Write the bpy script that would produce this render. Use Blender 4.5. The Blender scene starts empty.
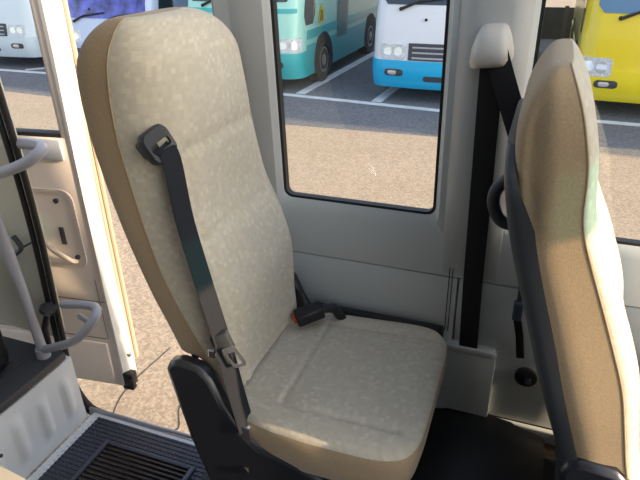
import bpy, bmesh, math, random
from mathutils import Vector, Matrix
random.seed(7)
sc = bpy.context.scene
COL = sc.collection
R = math.radians

# ------------------------------------------------------------ camera
cam_d = bpy.data.cameras.new('camera'); cam = bpy.data.objects.new('camera', cam_d); COL.objects.link(cam)
_p, _a, _r = R(27.18), R(21.25), R(-1.25)
fw = Vector((-math.sin(_a)*math.cos(_p), math.cos(_a)*math.cos(_p), -math.sin(_p)))
rt = Vector((math.cos(_a), math.sin(_a), 0)); up = rt.cross(fw)
RR = math.cos(_r)*rt + math.sin(_r)*up; UU = -math.sin(_r)*rt + math.cos(_r)*up
m = Matrix.Identity(4)
for i in range(3):
    m[i][0], m[i][1], m[i][2] = RR[i], UU[i], -fw[i]
m.translation = (0, 0, 1.44)
cam.matrix_world = m
cam_d.sensor_fit = 'HORIZONTAL'; cam_d.sensor_width = 36; cam_d.lens = 36*580/640
cam_d.clip_start = 0.02; cam_d.clip_end = 300
sc.camera = cam
# ------------------------------------------------------------ sky, sun, exposure
SUN_AZ, SUN_EL = -4.5, 19.0       # azimuth measured from +X towards +Y
w = bpy.data.worlds.new('sky'); sc.world = w; w.use_nodes = True
nt = w.node_tree; nt.nodes.clear()
sky = nt.nodes.new('ShaderNodeTexSky'); sky.sky_type = 'NISHITA'; sky.sun_disc = False
sky.sun_elevation = R(SUN_EL+10); sky.sun_rotation = R(90-SUN_AZ); sky.dust_density = 2.0; sky.air_density = 1.0
hsv = nt.nodes.new('ShaderNodeHueSaturation'); hsv.inputs['Saturation'].default_value = 0.70
bg = nt.nodes.new('ShaderNodeBackground'); bg.inputs['Strength'].default_value = 0.30
out = nt.nodes.new('ShaderNodeOutputWorld')
nt.links.new(sky.outputs[0], hsv.inputs['Color']); nt.links.new(hsv.outputs[0], bg.inputs[0]); nt.links.new(bg.outputs[0], out.inputs[0])
sl = bpy.data.lights.new('sun', 'SUN'); sl.energy = 7.2; sl.angle = R(0.6); sl.color = (1.0, 0.76, 0.50)
so = bpy.data.objects.new('sun', sl); COL.objects.link(so)
sdir = Vector((math.cos(R(SUN_AZ))*math.cos(R(SUN_EL)), math.sin(R(SUN_AZ))*math.cos(R(SUN_EL)), math.sin(R(SUN_EL))))
so.rotation_euler = (-sdir).to_track_quat('-Z', 'Y').to_euler(); so.location = sdir*30
sc.view_settings.view_transform = 'Standard'; sc.view_settings.look = 'None'
sc.view_settings.gamma = 1; sc.view_settings.use_curve_mapping = False
sc.view_settings.exposure = 0.35

# ------------------------------------------------------------ materials
def mat(name, col, rough=0.6, metal=0.0, noise=0.0, nscale=40, spec=0.5, bump=0.0, bscale=200, sheen=0.0, coat=0.0):
    M = bpy.data.materials.new(name); M.use_nodes = True
    t = M.node_tree; b = t.nodes['Principled BSDF']
    b.inputs['Base Color'].default_value = (*col, 1); b.inputs['Roughness'].default_value = rough
    b.inputs['Metallic'].default_value = metal; b.inputs['Specular IOR Level'].default_value = spec
    b.inputs['Sheen Weight'].default_value = sheen; b.inputs['Coat Weight'].default_value = coat
    tc = t.nodes.new('ShaderNodeTexCoord')
    if noise:
        n = t.nodes.new('ShaderNodeTexNoise'); n.inputs['Scale'].default_value = nscale; n.inputs['Detail'].default_value = 4
        t.links.new(tc.outputs['Object'], n.inputs['Vector'])
        r = t.nodes.new('ShaderNodeValToRGB')
        r.color_ramp.elements[0].position = .3; r.color_ramp.elements[1].position = .7
        r.color_ramp.elements[0].color = (*[c*(1-noise) for c in col], 1); r.color_ramp.elements[1].color = (*[min(1, c*(1+noise)) for c in col], 1)
        t.links.new(n.outputs['Fac'], r.inputs[0]); t.links.new(r.outputs[0], b.inputs['Base Color'])
    if bump:
        n2 = t.nodes.new('ShaderNodeTexNoise'); n2.inputs['Scale'].default_value = bscale; n2.inputs['Detail'].default_value = 3
        t.links.new(tc.outputs['Object'], n2.inputs['Vector'])
        bp = t.nodes.new('ShaderNodeBump'); bp.inputs['Strength'].default_value = bump; bp.inputs['Distance'].default_value = .002
        t.links.new(n2.outputs['Fac'], bp.inputs['Height']); t.links.new(bp.outputs[0], b.inputs['Normal'])
    return M

def fabric(name, a, b_, c):
    """woven upholstery with small scattered squares, laid out in the surface's own UV metres"""
    M = mat(name, a, .95, spec=.15, sheen=.2)
    t = M.node_tree; b = t.nodes['Principled BSDF']
    uv = t.nodes.new('ShaderNodeUVMap')
    sn = t.nodes.new('ShaderNodeVectorMath'); sn.operation = 'SNAP'; sn.inputs[1].default_value = (.0105, .0105, 1)
    dis = t.nodes.new('ShaderNodeTexNoise'); dis.inputs['Scale'].default_value = 300
    mx0 = t.nodes.new('ShaderNodeMixRGB'); mx0.blend_type = 'ADD'; mx0.inputs[0].default_value = .006
    t.links.new(uv.outputs[0], dis.inputs['Vector']); t.links.new(uv.outputs[0], mx0.inputs[1]); t.links.new(dis.outputs['Color'], mx0.inputs[2])
    t.links.new(mx0.outputs[0], sn.inputs[0])
    wn = t.nodes.new('ShaderNodeTexWhiteNoise'); wn.noise_dimensions = '2D'; t.links.new(sn.outputs[0], wn.inputs['Vector'])
    r = t.nodes.new('ShaderNodeValToRGB'); r.color_ramp.interpolation = 'CONSTANT'
    e = r.color_ramp.elements; e[0].position = 0; e[0].color = (*a, 1); e[1].position = .38; e[1].color = (*b_, 1)
    e2 = e.new(.78); e2.color = (*c, 1); e3 = e.new(.90); e3.color = (*[(x+y)/2 for x, y in zip(a, b_)], 1)
    t.links.new(wn.outputs['Value'], r.inputs[0])
    n = t.nodes.new('ShaderNodeTexNoise'); n.inputs['Scale'].default_value = 900; n.inputs['Detail'].default_value = 2
    t.links.new(uv.outputs[0], n.inputs['Vector'])
    mx = t.nodes.new('ShaderNodeMixRGB'); mx.blend_type = 'OVERLAY'; mx.inputs[0].default_value = .25
    t.links.new(r.outputs[0], mx.inputs[1]); t.links.new(n.outputs['Fac'], mx.inputs[2]); t.links.new(mx.outputs[0], b.inputs['Base Color'])
    bp = t.nodes.new('ShaderNodeBump'); bp.inputs['Strength'].default_value = .25; bp.inputs['Distance'].default_value = .001
    t.links.new(n.outputs['Fac'], bp.inputs['Height']); t.links.new(bp.outputs[0], b.inputs['Normal'])
    return M

def glass(name, tint=(1, 1, 1), refl=.06, rough=.0):
    M = bpy.data.materials.new(name); M.use_nodes = True
    t = M.node_tree; t.nodes.clear()
    tr = t.nodes.new('ShaderNodeBsdfTransparent'); tr.inputs[0].default_value = (*tint, 1)
    gl = t.nodes.new('ShaderNodeBsdfGlossy'); gl.inputs['Roughness'].default_value = rough
    mx = t.nodes.new('ShaderNodeMixShader'); mx.inputs[0].default_value = refl
    o = t.nodes.new('ShaderNodeOutputMaterial')
    t.links.new(tr.outputs[0], mx.inputs[1]); t.links.new(gl.outputs[0], mx.inputs[2]); t.links.new(mx.outputs[0], o.inputs[0])
    return M

M = {}
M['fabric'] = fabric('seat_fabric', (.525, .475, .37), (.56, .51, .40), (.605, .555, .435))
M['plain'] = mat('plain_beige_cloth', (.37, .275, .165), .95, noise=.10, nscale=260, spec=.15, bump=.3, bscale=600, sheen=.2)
M['shell'] = mat('charcoal_plastic', (.034, .038, .043), .45, noise=.1, nscale=300)
M['black'] = mat('black_plastic', (.012, .012, .014), .38)
M['gloss'] = mat('glossy_dark_plastic', (.016, .018, .024), .28)
M['belt'] = mat('belt_webbing', (.016, .018, .023), .8, spec=.2, noise=.2, nscale=500, bump=.4, bscale=900)
M['beltb'] = mat('black_webbing', (.010, .010, .011), .8, noise=.2, nscale=500)
M['wall'] = mat('grey_trim_panel', (.50, .53, .52), .55, noise=.03, nscale=300, bump=.15, bscale=700)
M['pillar'] = mat('pillar_trim', (.44, .45, .44), .5, noise=.02, nscale=200, bump=.1, bscale=700)
M['cover'] = mat('anchor_cover_plastic', (.52, .49, .43), .4)
M['gasket'] = mat('rubber_gasket', (.012, .012, .013), .5)
M['glass'] = glass('window_glass', (.97, .98, .98), .05)
M['floorm'] = mat('black_vinyl_floor', (.012, .012, .013), .5, noise=.2, nscale=120)
M['rail'] = mat('grey_painted_tube', (.44, .44, .47), .35, spec=.5)
M['white'] = mat('white_paint', (.82, .84, .84), .45, noise=.04, nscale=8)
M['cream'] = mat('pale_green_panel', (.60, .57, .44), .5, noise=.05, nscale=6)
M['ledge'] = mat('dark_grey_ledge', (.055, .055, .06), .5, noise=.15, nscale=150)
M['mat'] = mat('step_rubber', (.055, .060, .085), .5, noise=.15, nscale=200)
M['doortrim'] = mat('door_trim', (.78, .69, .62), .5, noise=.03, nscale=200)
M['doorwhite'] = mat('door_white_edge', (.84, .82, .78), .4)
M['chrome'] = mat('bright_metal', (.75, .75, .75), .2, metal=1)
M['red'] = mat('red_button', (.45, .05, .025), .4)

def ground_mat(name, a, b_, scale, crack=False, speck=.25):
    Mx = mat(name, a, .9, spec=.2)
    t = Mx.node_tree; b = t.nodes['Principled BSDF']; tc = t.nodes['Texture Coordinate'] if 'Texture Coordinate' in t.nodes else t.nodes.new('ShaderNodeTexCoord')
    n = t.nodes.new('ShaderNodeTexNoise'); n.inputs['Scale'].default_value = .9; n.inputs['Detail'].default_value = 6
    v = t.nodes.new('ShaderNodeTexVoronoi'); v.inputs['Scale'].default_value = scale
    t.links.new(tc.outputs['Object'], n.inputs['Vector']); t.links.new(tc.outputs['Object'], v.inputs['Vector'])
    r = t.nodes.new('ShaderNodeValToRGB'); r.color_ramp.elements[0].position = .35; r.color_ramp.elements[1].position = .65
    r.color_ramp.elements[0].color = (*a, 1); r.color_ramp.elements[1].color = (*b_, 1)
    t.links.new(n.outputs['Fac'], r.inputs[0])
    mx = t.nodes.new('ShaderNodeMixRGB'); mx.blend_type = 'OVERLAY'; mx.inputs[0].default_value = speck
    sep = t.nodes.new('ShaderNodeSeparateColor'); t.links.new(v.outputs['Color'], sep.inputs[0])
    t.links.new(r.outputs[0], mx.inputs[1]); t.links.new(sep.outputs[0], mx.inputs[2])
    t.links.new(mx.outputs[0], b.inputs['Base Color'])
    bp = t.nodes.new('ShaderNodeBump'); bp.inputs['Strength'].default_value = .3; bp.inputs['Distance'].default_value = .004
    t.links.new(sep.outputs[0], bp.inputs['Height']); t.links.new(bp.outputs[0], b.inputs['Normal'])
    return Mx
M['concrete'] = ground_mat('sunlit_concrete', (.405, .33, .245), (.445, .365, .28), 70, speck=.25)
M['asphalt'] = ground_mat('shaded_asphalt', (.16, .165, .18), (.19, .195, .21), 40)  # asphalt grey that also holds part of the building's shade
M['line'] = mat('white_road_paint', (.72, .75, .78), .7, noise=.12, nscale=6)
M['crack'] = mat('dark_crack', (.08, .07, .065), .9)

# ------------------------------------------------------------ mesh helpers
class MB:
    def __init__(s): s.v = []; s.f = []; s.mi = []; s.uv = {}
    def add(s, vs, fs, mi=0, uvs=None):
        o = len(s.v); s.v += [tuple(q) for q in vs]
        for k, f in enumerate(fs):
            s.f.append(tuple(i+o for i in f)); s.mi.append(mi[k] if isinstance(mi, list) else mi)
        if uvs:
            for i, q in enumerate(uvs): s.uv[o+i] = q
        return s
    def box(s, lo, hi, mi=0, bev=0.0, rot=None, seg=2):
        bm = bmesh.new(); bmesh.ops.create_cube(bm, size=1)
        c = [(a+b)/2 for a, b in zip(lo, hi)]; d = [b-a for a, b in zip(lo, hi)]
        for v in bm.verts: v.co = Vector((v.co.x*d[0], v.co.y*d[1], v.co.z*d[2]))
        if bev: bmesh.ops.bevel(bm, geom=bm.edges[:], offset=min(bev, min(d)*.49), segments=seg, affect='EDGES', profile=.5)
        mt = Matrix.Translation(c) @ (rot.to_4x4() if rot else Matrix.Identity(4))
        bm.verts.ensure_lookup_table()
        s.add([mt @ v.co for v in bm.verts], [[v.index for v in f.verts] for f in bm.faces], mi); bm.free(); return s
    def tube(s, pts, r, n=12, mi=0, caps=True, flat=None):
        """sweep a circle (or a flat strip cross-section when flat=(width,thick,side vector)) along pts"""
        P = [Vector(p) for p in pts]; rings = []
        prevN = None
        for i, p in enumerate(P):
            t = (P[min(i+1, len(P)-1)]-P[max(i-1, 0)]).normalized()
            if flat:
                sv = Vector(flat[2][i] if isinstance(flat[2], list) else flat[2]); a = (sv - t*sv.dot(t)).normalized()
            else:
                a = prevN if prevN else (Vector((0, 0, 1)) if abs(t.z) < .9 else Vector((1, 0, 0)))
                a = (a - t*a.dot(t)).normalized(); prevN = a
            b = t.cross(a)
            if flat:
                wd, th = flat[0]/2, flat[1]/2
                rings.append([p+a*wd*x+b*th*y for x, y in ((-1, -.4), (-.9, -1), (.9, -1), (1, -.4), (1, .4), (.9, 1), (-.9, 1), (-1, .4))])
            else:
                rr = r[i] if isinstance(r, (list, tuple)) else r
                rings.append([p+a*rr*math.cos(2*math.pi*k/n)+b*rr*math.sin(2*math.pi*k/n) for k in range(n)])
        return s.loft(rings, mi, caps)
    def loft(s, rings, mi=0, caps=True, closed=True):
        n = len(rings[0]); vs = [q for r_ in rings for q in r_]; fs = []
        for i in range(len(rings)-1):
            for k in range(n if closed else n-1):
                k2 = (k+1) % n
                fs.append((i*n+k, i*n+k2, (i+1)*n+k2, (i+1)*n+k))
        if caps: fs.append(tuple(reversed(range(n)))); fs.append(tuple(range((len(rings)-1)*n, len(rings)*n)))
        return s.add(vs, fs, mi)
    def prism(s, poly, fn, t0, t1, mi=0):
        """polygon (u,v) extruded between t0 and t1; fn(u,v,t)->xyz"""
        n = len(poly); vs = [fn(u, v, t0) for u, v in poly]+[fn(u, v, t1) for u, v in poly]
        fs = [tuple(range(n)), tuple(reversed(range(n, 2*n)))]+[(i, n+i, n+(i+1) % n, (i+1) % n) for i in range(n)]
        return s.add(vs, fs, mi)

ROOT = {}
def link(name, mb, mats, parent=None, smooth=True, bevel=0, base=None, sub=0, angle=40):
    mats = mats if isinstance(mats, list) else [mats]
    off = Vector((0, 0, 0))
    top = parent
    while top is not None and top.parent is not None: top = top.parent
    if top is not None: off = Vector(ROOT.get(top.name, (0, 0, 0)))
    elif base is not None: off = Vector(base)
    me = bpy.data.meshes.new(name)
    me.from_pydata([tuple(Vector(v)-off) for v in mb.v], [], mb.f)
    for k in mats: me.materials.append(k)
    me.polygons.foreach_set('material_index', mb.mi)
    if mb.uv:
        ul = me.uv_layers.new(name='UVMap')
        for lp in me.loops: ul.data[lp.index].uv = mb.uv.get(lp.vertex_index, (0, 0))
    bm = bmesh.new(); bm.from_mesh(me)
    bmesh.ops.recalc_face_normals(bm, faces=bm.faces); bm.to_mesh(me); bm.free()
    if smooth:
        for p in me.polygons: p.use_smooth = True
        me.set_sharp_from_angle(angle=R(angle))
    o = bpy.data.objects.new(name, me); COL.objects.link(o)
    if parent is not None: o.parent = parent
    else:
        o.location = off; ROOT[o.name] = tuple(off)
    if bevel:
        b = o.modifiers.new('bevel', 'BEVEL'); b.width = bevel; b.segments = 2; b.limit_method = 'ANGLE'; b.angle_limit = R(40)
    if sub:
        q = o.modifiers.new('subdivision', 'SUBSURF'); q.levels = sub; q.render_levels = sub
    return o
def empty(name, loc, label=None, cat=None, group=None, kind=None):
    o = bpy.data.objects.new(name, None); COL.objects.link(o); o.location = loc; o.empty_display_size = .1
    ROOT[o.name] = tuple(loc); tag(o, label, cat, group, kind); return o
def tag(o, label=None, cat=None, group=None, kind=None):
    if label: o['label'] = label
    if cat: o['category'] = cat
    if group: o['group'] = group
    if kind: o['kind'] = kind
    return o
def copy_tree(o, parent=None):
    c = o.copy(); COL.objects.link(c)
    if parent is not None: c.parent = parent
    for ch in list(o.children): copy_tree(ch, c)
    return c
def lerp_tab(tab, z):
    tab = sorted(tab)
    if z <= tab[0][0]: return tab[0][1]
    for (a, x), (b, y) in zip(tab, tab[1:]):
        if z <= b:
            t = (z-a)/(b-a); return x+(y-x)*t
    return tab[-1][1]
def smooth_tab(tab, z, h=.03):
    return sum(lerp_tab(tab, z+d*h)*w_ for d, w_ in ((-1, .15), (-.5, .2), (0, .3), (.5, .2), (1, .15)))
def catmull(pts, n=8):
    P = [Vector(p) for p in pts]; P = [P[0]*2-P[1]]+P+[P[-1]*2-P[-2]]; o = []
    for i in range(1, len(P)-2):
        for k in range(n):
            t = k/n; a, b, c, d = P[i-1:i+3]
            o.append(.5*((2*b)+(c-a)*t+(2*a-5*b+4*c-d)*t*t+(3*b-a-3*c+d)*t**3))
    o.append(P[-2]); return o
def rrect(x0, x1, z0, z1, r, k=8):
    o = []
    for cx, cz, a0 in ((x1-r, z0+r, -90), (x1-r, z1-r, 0), (x0+r, z1-r, 90), (x0+r, z0+r, 180)):
        for i in range(k+1):
            a = R(a0+90*i/k); o.append((cx+r*math.cos(a), cz+r*math.sin(a)))
    return o
def wy(z): return 1.45-math.tan(R(3))*(z-.5)

# ------------------------------------------------------------ ground
GZ = -.72
def flat(pts, z): return [(x, y, z) for x, y in pts]
mb = MB(); EDGE = [(-40, 9.6), (-8.4, 7.4), (-5.5, 7.12), (-3.2, 6.93), (-1, 6.98), (.9, 7.15), (20, 7.4)]  # shade edge drawn as the change from tan to dark ground
for (xa, ya), (xb, yb) in zip(EDGE, EDGE[1:]):
    mb.add(flat([(xa, -6), (xb, -6), (xb, yb), (xa, ya)], GZ), [(0, 1, 2, 3)])
o = link('ground', mb, M['concrete'], smooth=False); tag(o, 'sunlit tan concrete ground beside the bus', 'ground', kind='structure')
mb = MB()
for (xa, ya), (xb, yb) in zip(EDGE, EDGE[1:]):
    mb.add(flat([(xa, ya), (xb, yb), (xb, 17.5), (xa, 17.5)], GZ), [(0, 1, 2, 3)])
o = link('ground', mb, M['asphalt'], smooth=False); tag(o, 'asphalt of the bus parking bays, part of the shade in its dark grey', 'ground', kind='structure')
mb = MB(); mb.add(flat([(-40, 17.5), (20, 17.5), (20, 60), (-40, 60)], GZ), [(0, 1, 2, 3)])
o = link('ground', mb, M['concrete'], smooth=False); tag(o, 'tan ground beyond the parking bays', 'ground', kind='structure')
def stripe(pts, wd, label):
    P = [Vector((x, y, 0)) for x, y in pts]; mb = MB(); L = []; Q = []
    for i, p in enumerate(P):
        t = (P[min(i+1, len(P)-1)]-P[max(i-1, 0)]).normalized(); n = Vector((-t.y, t.x, 0))*wd/2
        L.append((p.x+n.x, p.y+n.y)); Q.append((p.x-n.x, p.y-n.y))
    n = len(P)
    vs = flat(L, GZ)+flat(Q, GZ)+flat(L, GZ+.006)+flat(Q, GZ+.006); fs = []
    for i in range(n-1):
        fs += [(2*n+i, 2*n+i+1, 3*n+i+1, 3*n+i), (i, i+1, 2*n+i+1, 2*n+i), (n+i, n+i+1, 3*n+i+1, 3*n+i)]
    fs += [(0, n, 3*n, 2*n), (n-1, 2*n-1, 4*n-1, 3*n-1)]
    mb.add(vs, fs)
    o = link('parking_line', mb, M['line'], smooth=False); tag(o, label, 'road marking', 'white lines painted on the parking lot'); return o
stripe([(-16, 8.7), (-10.2, 8.88), (-6.5, 8.8), (-3.93, 8.52), (-1.24, 8.2), (.75, 8.25), (4, 8.1)], .13, 'long white line painted across the front of all the bus bays')
stripe([(-3.64, 8.62), (-3.5, 13.5)], .16, 'white bay line running back beside the mint green bus')
stripe([(-2.33, 8.46), (-2.15, 13.5)], .16, 'short white bay line running in under the white and blue bus')
stripe([(-9.75, 9.02), (-8.6, 10.2)], .12, 'slanting white line beside the silver white bus seen through the door window')
# cracks in the pavement beside the door
mb = MB()
for pts in ([(-1.80, 1.62), (-1.9, 1.9), (-1.88, 2.3)], [(-1.38, 1.5), (-1.50, 1.70), (-1.47, 1.76), (-1.55, 1.9), (-1.51, 2.05), (-1.6, 2.35), (-1.56, 2.8)], [(-1.36, 1.9), (-1.2, 2.3)]):
    rings = []
    for i, p in enumerate(catmull([(x, y, GZ) for x, y in pts], 5)):
        wd = .005*(.6+.5*random.random())
        rings.append([(p.x-wd, p.y, GZ), (p.x-wd, p.y, GZ+.002), (p.x+wd, p.y, GZ+.002), (p.x+wd, p.y, GZ)])
    mb.loft(rings)
o = link('pavement_cracks', mb, M['crack'], smooth=False); tag(o, 'thin dark cracks in the tan pavement by the open door', 'cracks', kind='stuff')
# unseen building added at the front to shade the parked buses
mb = MB(); mb.box((14, 5.85, GZ), (34, 17.0, 15), 0)
for k in range(4):
    for j in range(5): mb.box((13.95, 6.2+j*2.1, 1+k*3.3), (14.02, 7.7+j*2.1, 2.6+k*3.3), 1)
o = link('shade_building', mb, [mat('shade_building_render', (.5, .47, .42), .8), mat('shade_building_glass', (.1, .13, .16), .1)], smooth=False, base=(24, 11, GZ))
tag(o, 'tall unseen building added to shade the parked buses', 'building')

# ------------------------------------------------------------ bus shell
def win_plate(x0, x1, z0, z1, hx0, hx1, hz0, hz1, r, dep=.045):
    k = 8; inner = rrect(hx0, hx1, hz0, hz1, r, k); n = len(inner)
    lip = rrect(hx0-.012, hx1+.012, hz0-.03, hz1+.012, r+.012, k)
    corners = [(x1, z0), (x1, z1), (x0, z1), (x0, z0)]
    outer = []
    for c in range(4): outer += [corners[c]]*(k+1)
    mb = MB()
    P = lambda q, d: [(x, wy(z)+d, z) for x, z in q]
    vs = P(outer, 0)+P(lip, 0)+P(inner, .018)+P([(x, z) for x, z in inner], dep)
    fs = []
    for L in range(3):
        for i in range(n):
            j = (i+1) % n
            fs.append((L*n+i, L*n+j, (L+1)*n+j, (L+1)*n+i))
    mb.add(vs, fs); return mb, inner
def merge(o, d=1e-5):
    bm = bmesh.new(); bm.from_mesh(o.data); bmesh.ops.remove_doubles(bm, verts=bm.verts, dist=d)
    bmesh.ops.dissolve_degenerate(bm, dist=1e-6, edges=bm.edges); bm.to_mesh(o.data); bm.free()
W1 = (-.676, -.226, .768, 1.62); W2 = (-.030, .95, .757, 1.62)
mb, in1 = win_plate(-.83, -.125, .592, 1.75, *W1, .026)
mb2, in2 = win_plate(-.125, 1.05, .592, 1.75, *W2, .03)
mb.add(mb2.v, mb2.f)
def wbox(mb, x0, x1, z0, z1, d0, d1, bev=.004, mi=0):
    """panel lying on the wall, d0..d1 = distance in from the wall surface"""
    k = len(mb.v); mb.box((x0, 0, z0), (x1, d1-d0, z1), mi, bev)
    for i in range(k, len(mb.v)):
        x, y, z = mb.v[i]; mb.v[i] = (x, wy(z)-d1+y, z)
    return mb
# lower panels, with narrow dark shut lines between
wbox(mb, -.83, -.147, .10, .5885, -.03, .0, .004)
wbox(mb, -.1435, .262, .10, .5885, -.03, .0, .004)
wbox(mb, .2655, 1.05, .10, .5885, -.03, .0, .004)
for x in (-.172, -.163): wbox(mb, x-.0012, x+.0012, .40, .66, -.004, .0012, 0, 1)
wall = link('wall_left', mb, [M['wall'], M['gasket']]); merge(wall); tag(wall, 'grey side wall of the bus with two windows', 'wall', kind='structure')
mb = MB(); mb.add([(-.83, wy(.0)+.035, -.3), (1.05, wy(0)+.035, -.3), (1.05, wy(.75)+.035, .75), (-.83, wy(.75)+.035, .75)], [(0, 1, 2, 3)])
mb.box((-.83, wy(0)+.04, GZ+.25), (1.05, wy(0)+.09, .0))
o = link('wall_outer', mb, M['black'], smooth=False); tag(o, 'dark body shell behind the side panels', 'wall', kind='structure')
# pillar covers
mb = MB(); rings = []
for z in (.60, .64, .68, .72, .78, .85, 1.75):
    e = max(0, min(1, (z-.60)/.24)); e = e*e*(3-2*e)
    y = wy(z)
    rings.append([(-.205, y+.012, z), (-.192, y-.012*e, z), (-.168, y-.030*e, z), (-.150, y-.034*e, z), (-.085, y-.034*e, z), (-.068, y-.028*e, z), (-.046, y-.008*e, z), (-.036, y+.012, z)])
mb.loft(rings, 0, True)
o = link('trim_1', mb, M['pillar'], angle=25); tag(o, 'pale grey pillar cover between the two windows', 'pillar', kind='structure')
mb = MB(); rings = []
for z in (.10, .6, 1.75):
    y = wy(z); rings.append([(-.84, y+.05, z), (-.84, y+.01, z), (-.80, y+.004, z), (-.775, y-.003, z), (-.757, y-.016, z), (-.738, y-.021, z), (-.684, y-.013, z), (-.678, y+.012, z)])
mb.loft(rings, 0, True)
o = link('trim_2', mb, M['pillar'], angle=25); tag(o, 'pale grey pillar cover between the door opening and the window', 'pillar', kind='structure')
mb = MB(); wbox(mb, -.83, 1.05, .05, .100, 0, .018, .006)
o = link('baseboard_left', mb, M['wall']); tag(o, 'grey skirting strip at the foot of the side wall', 'trim', kind='structure')
# windows
for i, (inn, W) in enumerate(((in1, W1), (in2, W2))):
    root = empty('window_%d' % (i+1), ((W[0]+W[1])/2, wy(1.1), W[2]), ['rear side window', 'front side window'][i], 'window', kind='structure')
    mb = MB(); k = len(inn)
    c0 = [(x, z) for x, z in inn]
    ir = rrect(W[0]+.008, W[1]-.008, W[2]+.008, W[3]-.008, .020)
    rings = [[(a[0], wy(a[1])+.020, a[1]), (b[0], wy(b[1])+.020, b[1]), (b[0], wy(b[1])+.042, b[1]), (a[0], wy(a[1])+.044, a[1])] for a, b in zip(c0, ir)]
    rings.append(rings[0]); mb.loft(rings, 0, False)
    link('gasket', mb, M['gasket'], root, smooth=False)
    mb = MB(); gl = rrect(W[0]+.004, W[1]-.004, W[2]+.004, W[3]-.004, .022)
    mb.prism(gl, lambda u, v, t: (u, wy(v)+t, v), .034, .038)
    link('glass_pane', mb, M['glass'], root, smooth=False)
# unseen header added to shade the seat tops, over the windscreen's tinted band
HX = 1.85
mb = MB(); mb.box((HX, -.75, 1.76), (HX+.06, 1.34, 2.45), 0, .01)
o = link('trim_3', mb, M['pillar']); tag(o, 'unseen header panel added above the windscreen to shade the seat tops', 'panel', kind='structure')
mb = MB(); mb.box((HX+.02, -.75, 1.63), (HX+.026, 1.34, 1.76))
o = link('window_3', mb, glass('tinted_band', (.12, .50, .52), .03), smooth=False); tag(o, 'blue green sun band of the windscreen', 'window', kind='structure')
mb = MB(); mb.box((HX, 1.20, .0), (HX+.08, 1.312, 1.76), 0, .02)  # unseen pillar added to keep the sun off the side wall
o = link('trim_4', mb, M['pillar']); tag(o, 'unseen windscreen pillar added to keep sun off the side wall', 'pillar', kind='structure')
mb = MB(); mb.box((-3.4, -.98, 1.84), (.6, .15, 1.90), 0, .01); mb.box((-3.4, .15, 1.84), (-.35, .95, 1.90), 0, .01)  # partial roof out of view, shaped to darken the seat sides
o = link('ceiling', mb, M['pillar']); tag(o, 'partial pale grey bus ceiling, unseen, shaped to shade the seats', 'ceiling', kind='structure')
mb = MB(); mb.box((-3.4, -.98, .0), (1.05, -.92, 1.84), 0, .01)  # unseen wall added to keep sky light off the seat sides
o = link('wall_right', mb, mat('grey_trim', (.30, .30, .30), .6)); tag(o, 'unseen grey side wall across the aisle, added to darken the seat sides', 'wall', kind='structure')
mb = MB(); mb.box((HX-.02, -.92, .0), (HX+.06, 1.20, .80), 0, .02)  # unseen bulkhead added to stop low sun reaching the floor
o = link('trim_5', mb, M['shell']); tag(o, 'unseen dark bulkhead added below the windscreen to block low sun', 'panel', kind='structure')
# floor
mb = MB()
mb.box((-.80, -.92, -.05), (1.05, 1.47, .0))
mb.box((-.80, .70, -.72+.2), (-.78, 1.47, -.05))
mb.box((-2.3, -.92, -.05), (-.80, .72, .0))
mb.box((-2.3, .70, -.5), (-.80, .72, -.05))
o = link('floor', mb, M['floorm'], smooth=False); tag(o, 'black bus floor', 'floor', kind='structure')

# ------------------------------------------------------------ entrance step
SZ = -.40
st = empty('entrance_step', (-1.36, 1.2, SZ-.04), 'dark ribbed rubber entrance step below the open door', 'step')
mb = MB(); mb.box((-1.672, .72, SZ-.04), (-.80, 1.475, SZ-.012), 0, .004); link('tread_plate', mb, M['white'], st)
mb = MB(); mb.box((-1.625, .74, SZ-.012), (-.80, 1.44, SZ-.004), 0, .003)
for ix in range(40):
    for iy in range(35):
        x = -1.615+ix*.020; y = .752+iy*.020
        if -1.50 < x < -1.08 and .7 < y < 1.335: continue
        d = .006
        mb.box((x-.0075, y-.0045, SZ-.005), (x+.0075, y+.0045, SZ-.0005), 0)
link('rubber_mat', mb, M['mat'], st, smooth=False)
mb = MB()
for lo, hi in (((-1.495, .76), (-1.475, 1.335)), ((-1.085, .76), (-1.065, 1.335)), ((-1.475, 1.315), (-1.085, 1.335)), ((-1.475, .76), (-1.085, .78))):
    mb.box((lo[0], lo[1], SZ-.005), (hi[0], hi[1], SZ+.012), 0, .004)
link('mat_frame', mb, M['mat'], st)
mb = MB()
for k in range(26):
    y = .792+k*.0205; mb.box((-1.476, y-.006, SZ-.005), (-1.084, y+.006, SZ+.007), 0, .003, seg=1)
link('ribs', mb, M['black'], st, smooth=False)
mb = MB(); mb.tube([(-1.70, 1.47, SZ-.005), (-.80, 1.482, SZ-.005)], .008); mb.box((-1.70, 1.462, SZ-.05), (-.80, 1.486, SZ-.008), 0, .003)
tag(link('nosing', mb, mat('step_nosing_metal', (.42, .44, .5), .35, metal=.6), st), 'bright metal step nosing')
# diamond chequer bumps on the white strip
mb = MB()
for iy in range(28):
    for s_ in (0, 1):
        x = -1.664+s_*.022; y = .75+iy*.025+s_*.012
        mb.box((x-.008, y-.002, SZ-.014), (x+.008, y+.002, SZ-.009), 0, rot=Matrix.Rotation(R(40 if s_ else -40), 3, 'Z'))
link('chequer_bumps', mb, M['white'], st, smooth=False)
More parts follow.
